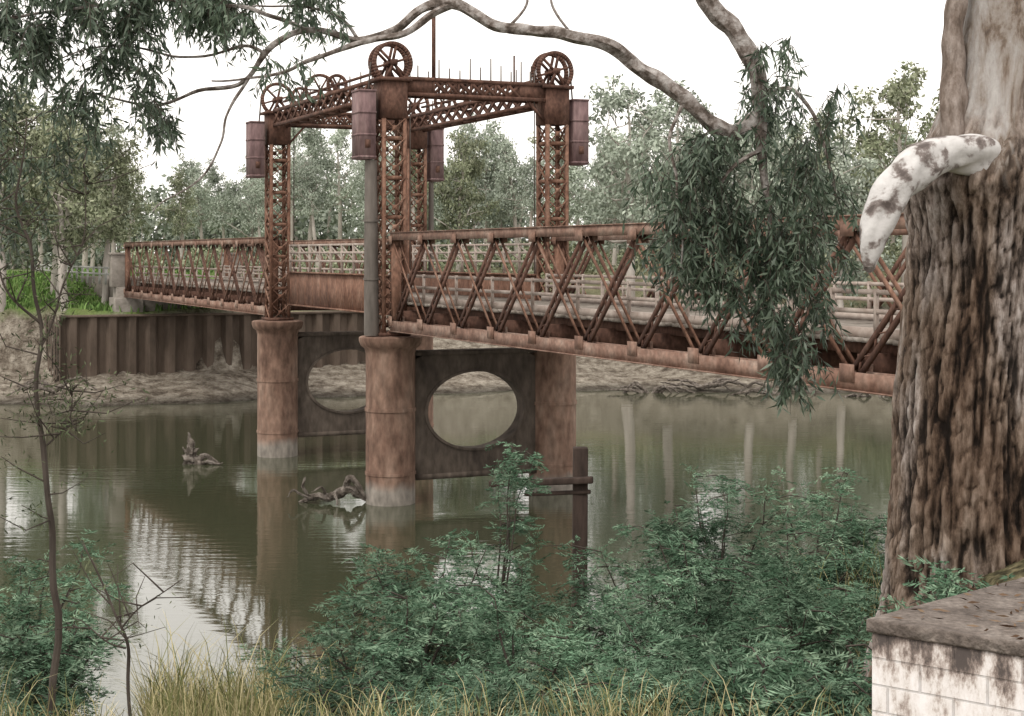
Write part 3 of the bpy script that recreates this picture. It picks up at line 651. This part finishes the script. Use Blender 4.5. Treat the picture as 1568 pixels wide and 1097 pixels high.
def hang(blobs, ymid, yspread, llen=(.07,.13), lwid=(.015,.025), seed=1, slen=(.15,.4), nlf=(9,18), down=.8, rand=.62):
    g = np.random.default_rng(seed); C = []; A = []
    for (cx, cz, rx, rz, n) in blobs:
        for _ in range(n):
            d = g.normal(size=3); d /= np.linalg.norm(d); d *= g.random()**.45
            s = np.array([cx+d[0]*rx, ymid+d[1]*yspread, cz+d[2]*rz]); L = g.uniform(*slen)
            az = g.uniform(0, 6.28); hd = np.array([math.cos(az), math.sin(az), 0])*g.uniform(.2,1.0)
            pts = []
            for q in range(6):
                f = q/5; pts.append(s+hd*L*f*(1-.35*f)+np.array([0,0,-down*L*f**1.5]))
            tw.tube(pts, [.004-.0005*q for q in range(6)], 3)
            m = g.integers(*nlf); fs = g.random(m)**.8
            P = np.array(pts); ii = np.minimum((fs*5).astype(int), 4); fr = (fs*5-ii)[:,None]
            C.append(P[ii]*(1-fr)+P[ii+1]*fr); A.append(unit(g.normal(size=(m,3))*rand+np.array([0,0,-1.0])+hd*.3))
    C = np.concatenate(C); A = np.concatenate(A)
    v, f = leaf_geo(C, A, g.uniform(*llen, len(C)), g.uniform(*lwid, len(C)))
    return v, f, g.random(len(C))
def subclumps(blobs, seed, frac=.33, mult=1.0):
    """break each mass into ragged smaller clumps so gaps show between them"""
    g = np.random.default_rng(seed); out = []
    for (cx, cz, rx, rz, n) in blobs:
        n = int(n*mult); k = max(3, n//9)
        for _ in range(k):
            a = g.uniform(0,6.28); q = g.random()**.5
            out.append((cx+math.cos(a)*q*rx*1.05, cz+math.sin(a)*q*rz*1.05, rx*frac, rz*frac, max(2, n//k)))
    return out
v, f, rn = hang(subclumps([(1.98,10.6,.2,.22,26),(2.15,10.2,.32,.22,50),(1.6,9.95,.3,.12,30),(1.32,9.6,.30,.30,80),(1.85,9.65,.48,.38,140),(2.32,9.5,.22,.38,60),(1.25,9.15,.27,.32,70),(1.85,9.1,.45,.32,135),(2.28,9.0,.24,.35,65),(2.15,8.65,.25,.25,75),(1.62,8.8,.2,.2,24),(2.15,8.3,.18,.18,45)], 5, frac=.30, mult=1.15), 12, .5, seed=4, slen=(.15,.5))
np_mesh('hanging_foliage', v, f, M['leaf_near'], rnd=rn, parent=gum)
v, f, rn = hang(subclumps([(-3.75,11.0,.45,.25,130),(-3.1,11.1,.45,.22,120),(-2.45,11.12,.4,.15,80),(-1.75,11.15,.4,.12,55),(-3.8,10.5,.3,.3,80),(-3.15,10.65,.35,.2,60),(-2.75,10.35,.14,.28,40),(-2.2,10.8,.3,.15,30),(-3.9,10.0,.22,.3,45),(-1.5,10.9,.2,.1,18),(-2.5,11.0,.3,.1,30),(-3.4,10.2,.25,.15,30),(-1.75,10.45,.2,.06,10),(-3.3,9.9,.25,.2,18),(-3.85,9.5,.2,.3,25)], 6, frac=.3, mult=1.2), 12.1, .6, seed=9)
np_mesh('overhead_foliage', v, f, M['leaf_near'], rnd=rn, parent=gum)
v, f, rn = hang([(5.4,15.4,1.5,.9,80),(2.0,17,1.4,.9,80),(3.6,17.2,1.4,.9,60),(4.2,13.2,.8,.5,30)], 10.5, 1.6, llen=(.12,.2), lwid=(.03,.05), seed=12)
np_mesh('upper_crown', v, f, M['leaf_near'], rnd=rn, parent=gum)
tw.obj('twigs', M['barkdark'], gum)

# ------------------------------------------------------------------ saplings (left foreground)
def sapling(stems, twn, seed, name, nleaf=26):
    e = empty(name); mb = MB(); g = np.random.default_rng(seed); C = []; A = []
    for P0, R0 in stems:
        P, R = crom(P0, R0, 6, .05); mb.tube(P, R, 7, .2)
        for k in range(twn):
            i = g.integers(len(P)//4, len(P)-1); p = P[i]; d = g.normal(size=3); d[2] = abs(d[2])*.7; d = unit(d); L = g.uniform(.15,.5)
            q = [p, p+d*L*.5+g.normal(size=3)*.04, p+d*L]; mb.tube(q, [.006,.004,.002], 4)
            m = nleaf; fr = g.random((m,1)); C.append(p+d*L*(.3+.7*fr)+g.normal(size=(m,3))*.05); A.append(unit(g.normal(size=(m,3))+[0,0,-.5]))
    C = np.concatenate(C); A = np.concatenate(A); v, f = leaf_geo(C, A, g.uniform(.03,.06,len(C)), g.uniform(.008,.013,len(C)))
    mb.obj('stems', M['barkdark'], e, smooth=True); np_mesh('leaves', v, f, M['leaf_olive'], rnd=g.random(len(C)), parent=e)
sapling([([(-2.95,10,5.8),(-2.91,10,6.9),(-2.97,10,7.5),(-3.0,10,7.94),(-3.02,10,8.56),(-3.06,10,8.98),(-3.14,10,9.4),(-3.1,10,9.9)], [.026,.022,.02,.017,.014,.011,.008,.004]),
         ([(-3.02,10,8.4),(-2.9,10,8.7),(-2.75,10,9.1),(-2.7,10,9.5)], [.009,.007,.005,.003]),
         ([(-3.02,10,8.56),(-3.2,9.9,8.8),(-3.3,9.9,9.2),(-3.25,9.9,9.7)], [.01,.008,.006,.003]),
         ([(-3.0,10,7.8),(-2.85,10,7.95),(-2.8,10,8.2)], [.007,.005,.003])], 22, 3, 'sapling')
sapling([([(-2.41,10,5.8),(-2.43,10,6.3),(-2.47,10,6.56),(-2.55,10,6.75),(-2.64,10,6.98),(-2.75,10,7.2)], [.013,.012,.01,.008,.006,.003]),
         ([(-2.5,10,6.65),(-2.35,10,6.8),(-2.1,10,6.95)], [.007,.005,.003]), ([(-2.47,10,6.5),(-2.6,10,6.55),(-2.8,10,6.7)], [.007,.005,.003])], 5, 6, 'sapling', 8)

# ------------------------------------------------------------------ wattles
def wattle(x, y, topz, rx, nf, seed, ry=None):
    g = np.random.default_rng(seed); e = empty('wattle_bush'); mb = MB(); ry = ry or rx
    zb = float(ground_z(x, y))-.1; H = topz-zb; C = []; A = []
    tips = []
    nst = max(7, int(rx*13))
    for i in range(nst):
        az = g.uniform(0,6.28); rr = g.random()**.6; tx = x+math.cos(az)*rx*rr; ty = y+math.sin(az)*ry*rr; tz = zb+H*(1-.3*rr*rr)*g.uniform(.6,1.0)
        P, R = crom([(x+g.normal()*.15, y+g.normal()*.15, zb),(x+(tx-x)*.3, y+(ty-y)*.3, zb+(tz-zb)*.5),(tx,ty,tz)], [.022,.014,.004], 5, .06); mb.tube(P, R, 5)
        for k in range(7):
            p = P[g.integers(3, len(P))]; d = g.normal(size=3)*np.array([.45,.45,.12])*rx*.85; q = np.array(p)+d
            q[2] = min(q[2], topz); mb.tube([p, (np.array(p)+q)/2+[0,0,.05], q], [.007,.005,.002], 4); tips.append((np.array(p), q))
        tips.append((np.array(P[-4]), np.array(P[-1])))
    nf_each = max(1, round(nf*1.55/len(tips)))
    for p, q in tips:
        m = max(1, int(nf_each*g.uniform(.5,1.5))); fr = g.random((m,1))*.85+.25; base = p+(q-p)*fr+g.normal(size=(m,3))*np.array([.12,.12,.06])*max(.6,rx*.8)
        d = unit(g.normal(size=(m,3))*np.array([1,1,.35])+unit((q-p)[None])*.6+[0,0,-.05]); C.append(base); A.append(d)
    C = np.concatenate(C); A = np.concatenate(A); n = len(C); L = g.uniform(.10,.21,n)
    side = unit(np.cross(A, np.array([0,0,1.0]))+g.normal(size=(n,3))*.25)
    PC = []; PA = []; PL = []; RN = []; fr0 = g.random(n)
    K = 8
    for k in range(K):
        f = (k+.6)/K
        for s in (-1,1):
            cc = C+A*(L*f)[:,None]+np.array([0,0,-1])*(L*f*f*.25)[:,None]; PC.append(cc); PA.append(unit(side*s+A*.6+g.normal(size=(n,3))*.2))
            PL.append(L*.42*math.sin(math.pi*(.15+.75*f))); RN.append(np.clip(fr0*.8+g.random(n)*.2, 0, 1))
    PC = np.concatenate(PC); PA = np.concatenate(PA); PL = np.concatenate(PL); RN = np.concatenate(RN)
    v, f = leaf_geo(PC, PA, PL, .0108); np_mesh('fronds', v, f, M['wattle'], rnd=RN, parent=e)
    mb.obj('stems', M['barkdark'], e)
for i, a in enumerate([(-.95,16,6.75,.8,950),(-.15,16,7.2,.5,500),(1.55,16.5,6.85,.65,750),(2.2,16.5,7.15,.85,1200),(3.1,16,6.9,.8,950),(-1.5,15,6.05,.7,700),(.1,14.5,6.45,.6,750),(1.75,14.5,6.7,.8,1000),(2.6,14.5,6.75,.7,700),
                       (-.8,12.5,6.35,.8,1000),(.05,12.3,6.35,.65,800),(1.3,12,6.6,.75,1000),(2.2,12,6.85,.65,800),(-.2,10.5,6.2,.65,750),(.7,10.3,6.3,.65,800),(1.6,10.2,6.6,.6,800),(-1.3,11.5,5.9,.5,450),
                       (2.5,8.9,7.25,.35,350),(1.25,8.3,6.9,.4,450),(1.75,8.6,7.0,.4,450),(-4.35,14,6.85,.8,900),(-3.5,11.8,6.3,.5,500),(-2.85,9.6,6.15,.4,280),(3.9,17,6.3,.7,400),(.3,8.6,6.3,.45,400),(.75,16.5,6.0,.6,600),(-.7,9.2,6.1,.4,300)]):
    wattle(*a, seed=100+i)

# ------------------------------------------------------------------ bank grass
def blades(n, xr, yr, hr, w, seed, name, mat, cond=None, lo=0):
    g = np.random.default_rng(seed); X = g.uniform(*xr, n); Y = g.uniform(*yr, n)
    dn = np.array([mn.noise(Vector((a*.9, b*.9, 7))) for a, b in zip(X, Y)]); keep = dn > lo + g.normal(size=n)*.15
    if cond is not None: keep &= cond(X, Y)
    X = X[keep]; Y = Y[keep]; n = len(X); Z = ground_z(X, Y)-.05; keep = Z > -.2; X = X[keep]; Y = Y[keep]; Z = Z[keep]; n = len(X)
    H = g.uniform(*hr, n); az = g.uniform(0, 6.28, n); ln = g.uniform(.1,.75, n)*H; D = np.stack([np.cos(az), np.sin(az), 0*az], -1)
    S = np.stack([np.cos(az*3), np.sin(az*3), 0*az], -1)*w/2
    B = np.stack([X,Y,Z], -1); up = np.array([0,0,1.0])
    p1 = B+D*(ln*.15)[:,None]+up*(H*.5)[:,None]; p2 = B+D*(ln*.55)[:,None]+up*(H*.85)[:,None]; p3 = B+D*ln[:,None]+up*(H*.97)[:,None]
    v = np.stack([B-S, B+S, p1+S*.9, p1-S*.9, p2+S*.6, p2-S*.6, p3+S*.12, p3-S*.12], 1).reshape(-1,3); b = (np.arange(n)*8)[:,None]
    f = np.concatenate([b+[0,1,2,3], b+[3,2,4,5], b+[5,4,6,7]], 0)
    r = g.random(n); np_mesh(name, v, f, mat, rnd=np.concatenate([r,r,r]))
blades(30000, (-6,5.5), (12,28), (.3,1.0), .010, 21, 'tall_grass', M['grass'], cond=lambda X,Y: (X/Y > -.235) & ((X/Y < -.10) | (Y > 15)), lo=-.08)
blades(6000, (-3,4), (7,12), (.15,.4), .006, 22, 'bank_grass', M['grass'])
blades(9000, (-45,-17), (100,128), (.25,.6), .12, 23, 'far_bank_grass', M['greengrass'], cond=lambda X,Y: Y-far_shore(X) > 8.6, lo=-.4)

# ------------------------------------------------------------------ post and beam remnant
ps = MB()
ps.beam((1.62,38,-2),(1.66,38,4.35),.36,.36,(0,1,0))
ps.beam((-.55,38.05,3.46),(1.95,37.7,3.6),.24,.16); ps.beam((.3,38.05,3.2),(1.9,37.8,3.3),.12,.10)
ps.obj('timber_mooring_post', M['darktimber'], bevel=.03)

def snag(name, items, mat='drift'):
    mb = MB()
    for P0, R0 in items:
        P, R = crom(P0, R0, 6, .12); mb.tube(P, R, 10, 1.0, 6)
    mb.obj(name, M[mat], smooth=True)
snag('driftwood_log', [([(-7.8,57,.0),(-7.2,57,.25),(-6.6,56.8,.2),(-6.0,57,.5),(-5.6,57,.35),(-5.1,57.2,-.1)],[.05,.12,.15,.15,.13,.08]),
     ([(-7.4,57,.2),(-7.6,56.8,.7),(-7.5,56.7,.95)],[.08,.05,.02]), ([(-6.1,57,.4),(-6.0,56.9,.9),(-5.6,56.8,.75),(-5.2,56.8,.1)],[.08,.1,.08,.04]), ([(-6.8,56.8,.3),(-6.9,56.5,.6),(-7.2,56.3,.5)],[.06,.04,.015]), ([(-6.6,56.8,.2),(-6.4,56.4,.4),(-6.3,56.2,.05)],[.07,.05,.03]), ([(-7.2,56.9,.2),(-7.9,56.6,.5),(-8.1,56.4,.3)],[.05,.04,.015])])
snag('tree_stump_snag', [([(-13.9,67.6,-.3),(-13.95,67.6,.2),(-13.85,67.6,.65),(-13.92,67.6,1.05),(-13.98,67.6,1.35)],[.36,.27,.18,.10,.02]), ([(-13.85,67.6,.3),(-13.6,67.55,.6),(-13.5,67.5,.7)],[.14,.07,.02]), ([(-13.7,67.6,.2),(-13.2,67.5,.38),(-12.6,67.4,.1)],[.16,.10,.03]), ([(-13.8,67.6,.0),(-13.2,67.3,.08),(-12.4,67.2,.1)],[.14,.09,.02]), ([(-13.9,67.5,.4),(-14.15,67.4,.75)],[.08,.02])])
g = random.Random(8)
for (x, y) in [(9,102.2),(12.5,102.8),(-28,95.8),(-33,95.3),(17,101),(23,99.5)]:
    it = []
    for k in range(7):
        a = g.uniform(-.5,.5)+(math.pi if g.random() < .5 else 0); L = g.uniform(1.5,3.5); z0 = float(ground_z(x,y))+.2
        it.append(([(x,y,z0),(x+math.cos(a)*L*.5,y+math.sin(a)*.8,z0+g.uniform(.2,.9)),(x+math.cos(a)*L,y+math.sin(a)*1.2,z0+g.uniform(-.2,.7))],[.15,.09,.03]))
    snag('fallen_branches', it)

# ------------------------------------------------------------------ concrete block, lower right
def blockmat():
    m, nt, N, L = new_mat('stained_concrete')
    out = N.new('ShaderNodeOutputMaterial'); b = N.new('ShaderNodeBsdfPrincipled'); b.inputs['Roughness'].default_value = .92
    g = N.new('ShaderNodeTexCoord'); mp = N.new('ShaderNodeMapping'); mp.inputs['Scale'].default_value = (1,1,.45); L.new(g.outputs['Object'], mp.inputs[0])
    n = N.new('ShaderNodeTexNoise'); n.inputs['Scale'].default_value = 15; n.inputs['Detail'].default_value = 10; n.inputs['Roughness'].default_value = .75; L.new(mp.outputs[0], n.inputs[0])
    s = N.new('ShaderNodeSeparateXYZ'); L.new(g.outputs['Object'], s.inputs[0])
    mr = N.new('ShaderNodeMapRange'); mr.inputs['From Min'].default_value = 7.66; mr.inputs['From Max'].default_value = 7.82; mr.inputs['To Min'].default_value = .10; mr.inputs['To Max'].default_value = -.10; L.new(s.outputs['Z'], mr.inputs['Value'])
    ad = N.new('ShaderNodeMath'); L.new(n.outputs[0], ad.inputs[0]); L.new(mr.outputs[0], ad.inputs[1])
    r = ramp(N, [(.38,(.08,.065,.06)),(.46,(.22,.175,.155)),(.52,(.46,.40,.37)),(.58,(.68,.64,.62)),(.7,(.80,.77,.77))]); L.new(ad.outputs[0], r.inputs[0])
    cmb = N.new('ShaderNodeCombineXYZ'); L.new(s.outputs['X'], cmb.inputs[0]); L.new(s.outputs['Z'], cmb.inputs[1])
    bk = N.new('ShaderNodeTexBrick'); bk.inputs['Scale'].default_value = 1.0; bk.inputs['Brick Width'].default_value = .17; bk.inputs['Row Height'].default_value = .085; bk.inputs['Mortar Size'].default_value = .004
    bk.inputs['Mortar Smooth'].default_value = .4
    L.new(cmb.outputs[0], bk.inputs['Vector'])
    dk = N.new('ShaderNodeMapRange'); dk.inputs['To Min'].default_value = 1; dk.inputs['To Max'].default_value = .72; L.new(bk.outputs['Fac'], dk.inputs['Value'])
    vm = N.new('ShaderNodeVectorMath'); vm.operation = 'SCALE'; L.new(r.outputs[0], vm.inputs[0]); L.new(dk.outputs[0], vm.inputs['Scale']); L.new(vm.outputs[0], b.inputs['Base Color'])
    sb = N.new('ShaderNodeMath'); sb.operation = 'SUBTRACT'; L.new(n.outputs[0], sb.inputs[0]); L.new(bk.outputs['Fac'], sb.inputs[1])
    bp = N.new('ShaderNodeBump'); bp.inputs['Strength'].default_value = .6; bp.inputs['Distance'].default_value = .008; L.new(sb.outputs[0], bp.inputs['Height']); L.new(bp.outputs[0], b.inputs['Normal'])
    L.new(b.outputs[0], out.inputs[0]); return m
slab_m = noisemat('weathered_slab', [(.3,(.08,.064,.056)),(.5,(.17,.142,.125)),(.7,(.28,.245,.22))], 5, (1,1,1), .95, .5, 60, fine=(50,.6,1.2))
blk = empty('concrete_block')
c0 = np.array([1.127,5.0]); e1 = np.array([.78,-.62]); e2 = np.array([.74,.67])
def quad(o, a, b): return [tuple(o), tuple(o+e1*a), tuple(o+e1*a+e2*b), tuple(o+e2*b)]
s1 = MB(); s1.prism(quad(c0, 2.2, 1.5), 7.815, 7.86); s1.obj('slab', slab_m, blk, bevel=.008)
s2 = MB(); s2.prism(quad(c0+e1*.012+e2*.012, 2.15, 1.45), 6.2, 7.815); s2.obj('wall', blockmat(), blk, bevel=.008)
g = np.random.default_rng(2); k = 420; uu = g.uniform(.02,1.6,k); vv = g.uniform(.02,1.4,k)
C = np.stack([c0[0]+e1[0]*uu+e2[0]*vv, c0[1]+e1[1]*uu+e2[1]*vv, np.full(k, 7.866)], -1); a = g.uniform(0,6.28,k)
v, f = leaf_geo(C, np.stack([np.cos(a), np.sin(a), np.full(k,.05)], -1), .045, .009)
v[:,2] = np.maximum(v[:,2], 7.863)
litter = leafmat('leaf_litter', [(.05,.03,.02),(.12,.075,.05),(.22,.16,.11)], 0, .2, 3)
np_mesh('leaf_litter', v, f, litter, rnd=g.random(k), parent=blk)

# ------------------------------------------------------------------ world, sun, camera
w = bpy.data.worlds.new('World'); scene.world = w; w.use_nodes = True
N = w.node_tree.nodes; L = w.node_tree.links; N.clear()
sky = N.new('ShaderNodeTexSky'); sky.sky_type = 'NISHITA'; sky.sun_disc = False
SE, SR = math.radians(52), math.radians(215); sky.sun_elevation = SE; sky.sun_rotation = SR
hs = N.new('ShaderNodeHueSaturation'); hs.inputs['Saturation'].default_value = .1; hs.inputs['Value'].default_value = 1.0
L.new(sky.outputs[0], hs.inputs['Color'])
mx = N.new('ShaderNodeMix'); mx.data_type = 'RGBA'; mx.inputs['Factor'].default_value = .8; mx.inputs['B'].default_value = (12.1,11.5,10.8,1)
L.new(hs.outputs[0], mx.inputs['A'])
bg = N.new('ShaderNodeBackground'); bg.inputs['Strength'].default_value = .15; L.new(mx.outputs['Result'], bg.inputs[0])
wo = N.new('ShaderNodeOutputWorld'); L.new(bg.outputs[0], wo.inputs[0])
sl = bpy.data.lights.new('sun', 'SUN'); sl.energy = 1.5; sl.angle = math.radians(14); sl.color = (1,.94,.85)
so = bpy.data.objects.new('sun', sl); scene.collection.objects.link(so)
d = Vector((math.sin(SR)*math.cos(SE), math.cos(SR)*math.cos(SE), math.sin(SE)))
so.rotation_euler = d.to_track_quat('Z', 'Y').to_euler()

cam = bpy.data.cameras.new('camera'); co = bpy.data.objects.new('camera', cam); scene.collection.objects.link(co)
co.location = (0,0,CAMZ); co.rotation_euler = (math.radians(90),0,0); cam.lens = 55.1; cam.sensor_width = 36; cam.shift_y = -.101
cam.clip_start = .05; cam.clip_end = 6000
scene.camera = co
scene.view_settings.view_transform = 'Standard'; scene.view_settings.look = 'None'; scene.view_settings.exposure = 0
